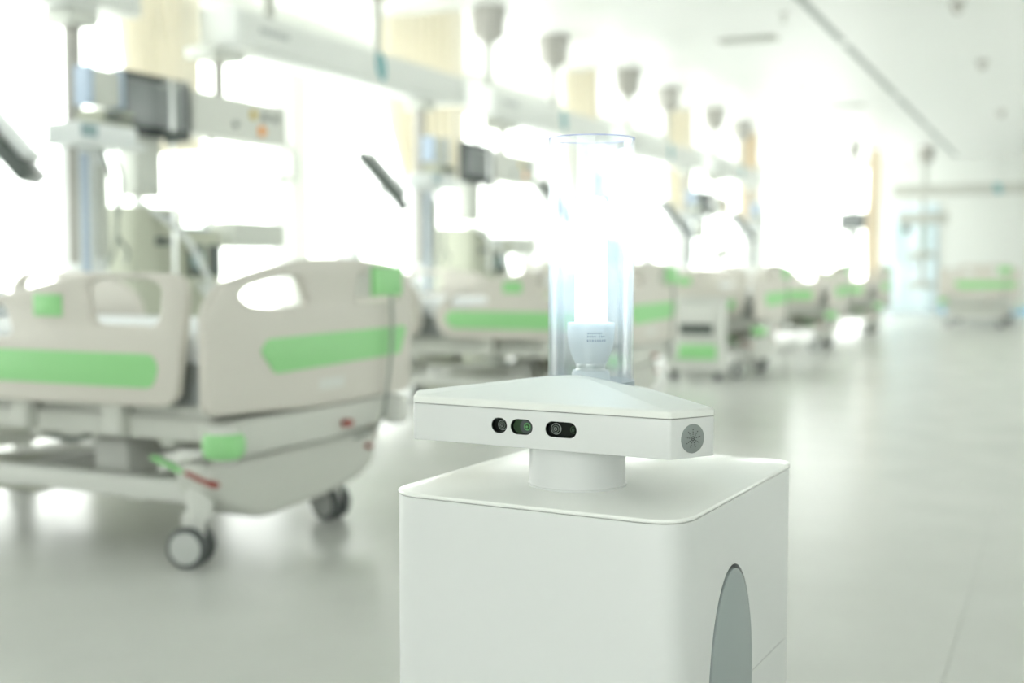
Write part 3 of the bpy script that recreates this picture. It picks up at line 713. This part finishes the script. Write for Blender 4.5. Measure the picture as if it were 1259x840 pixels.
dup(td, (-4.85, 15.45, 0), 0, 'tilted display right of the glass lamp tube')
dup(td, (-4.85, 19.2, 0), 0, 'farthest tilted display above the last beds')

# ------------------------------------------------------------------ ventilators on carts between the beds
def ventilator(loc, label):
    t = thing('ventilator_cart', label, 'ventilator', loc, 0, 'ventilators between the beds')
    b = box('cart_base', M['eqg'], t, -.26, .26, -.30, .30, .10, .16, .02)
    for sx in (-.2, .2):
        for sy in (-.24, .24): lathe('castor', M['tyre'], t, [(0, -.015), (.04, -.015), (.05, -.006), (.05, .006), (.04, .015), (0, .015)], (sx, sy, .05), 'x', 16)
    box('cabinet', M['eqo'], t, -.22, .20, -.34, .05, .16, 1.34, .02)
    u = box('main_unit', M['eqo'], t, -.20, .22, .05, .36, .16, 1.22, .02)
    box('dark_slot', M['eqd'], t, .201, .206, -.18, -.06, 1.27, 1.31, .003)
    box('dark_slot', M['eqd'], t, .201, .206, -.20, -.08, 1.12, 1.17, .003)
    lathe('dial', M['teal2'], u, [(0, .22), (.055, .22), (.05, .245), (0, .245)], (0, .12, 1.04), 'x', 20)
    box('dark_panel', M['eqd'], u, .221, .226, .06, .19, .94, 1.13, .004)
    box('dark_panel', M['eqd'], u, .221, .226, .23, .35, .94, 1.13, .004)
    box('top_tray', M['eqb'], u, -.18, .21, .10, .28, 1.22, 1.235, .004)
    tube('breathing_hose', M['eqw'], t, spline([(.22, .15, .90), (.36, .10, .80), (.40, .0, .95), (.34, -.15, 1.2), (.10, -.25, 1.38)]), .018, 10)
    return t
ve = ventilator((-4.9, 5.44, 0), 'olive grey ventilator cart under the dark-framed monitor')
dup(ve, (-4.9, 9.55, 0), 0, 'olive grey ventilator cart beyond the second bed')
dup(ve, (-4.9, 13.05, 0), 0, 'olive grey ventilator cart behind the glass lamp tube')

# ------------------------------------------------------------------ small ceiling fittings
def sprinkler(x, y, label):
    t = thing('sprinkler_head', label, 'sprinkler', (x, y, ZC), 0, 'ceiling sprinklers')
    lathe('cover_plate', M['polew'], t, [(0, -.001), (.045, -.001), (.04, -.012), (0, -.014)], (0,0,0), 'z', 20)
    lathe('drop_nozzle', M['eqg'], t, [(.016, -.012), (.016, -.08), (.03, -.085), (.03, -.095), (0, -.1)], (0,0,0), 'z', 14)
sprinkler(-3.14, 15.5, 'ceiling sprinkler right of the receding curtains')
sprinkler(-2.42, 11.1, 'ceiling sprinkler close to the slot, near the top edge')
def detector(x, y, label):
    t = thing('smoke_detector', label, 'detector', (x, y, ZC), 0, 'ceiling smoke detectors')
    lathe('detector_base', M['polew'], t, [(0, -.001), (.07, -.001), (.07, -.02), (.055, -.03), (0, -.03)], (0,0,0), 'z', 24)
    lathe('detector_dome', M['polew'], t, [(.045, -.03), (.045, -.075), (.03, -.10), (0, -.105)], (0,0,0), 'z', 24)
    box('vent_band', M['eqg'], t, .040, .047, -.03, .03, -.065, -.045)
detector(-.93, 11.3, 'ceiling detector cut off by the top edge')
detector(-.92, 14.6, 'middle one of the three ceiling detectors at the right')
detector(-.94, 19.3, 'farthest ceiling detector, right above the lone bed')
t = thing('ceiling_vent', 'grey ceiling air vent between the curtains and the slot', 'vent', (-3.02, 12.2, ZC))
box('vent_frame', M['polew'], t, -.30, .30, -.14, .14, -.014, -.001, .004)
for k in range(7): box('slat', M['eqg'], t, -.26, .26, -.11 + k*.033, -.095 + k*.033, -.022, -.013)
t = thing('ceiling_vent', 'small ceiling vent farther along, near the floor-length curtain', 'vent', (-2.95, 17.8, ZC))
box('vent_frame', M['polew'], t, -.25, .25, -.14, .14, -.014, -.001, .004)
for k in range(7): box('slat', M['eqg'], t, -.21, .21, -.11 + k*.033, -.095 + k*.033, -.022, -.013)
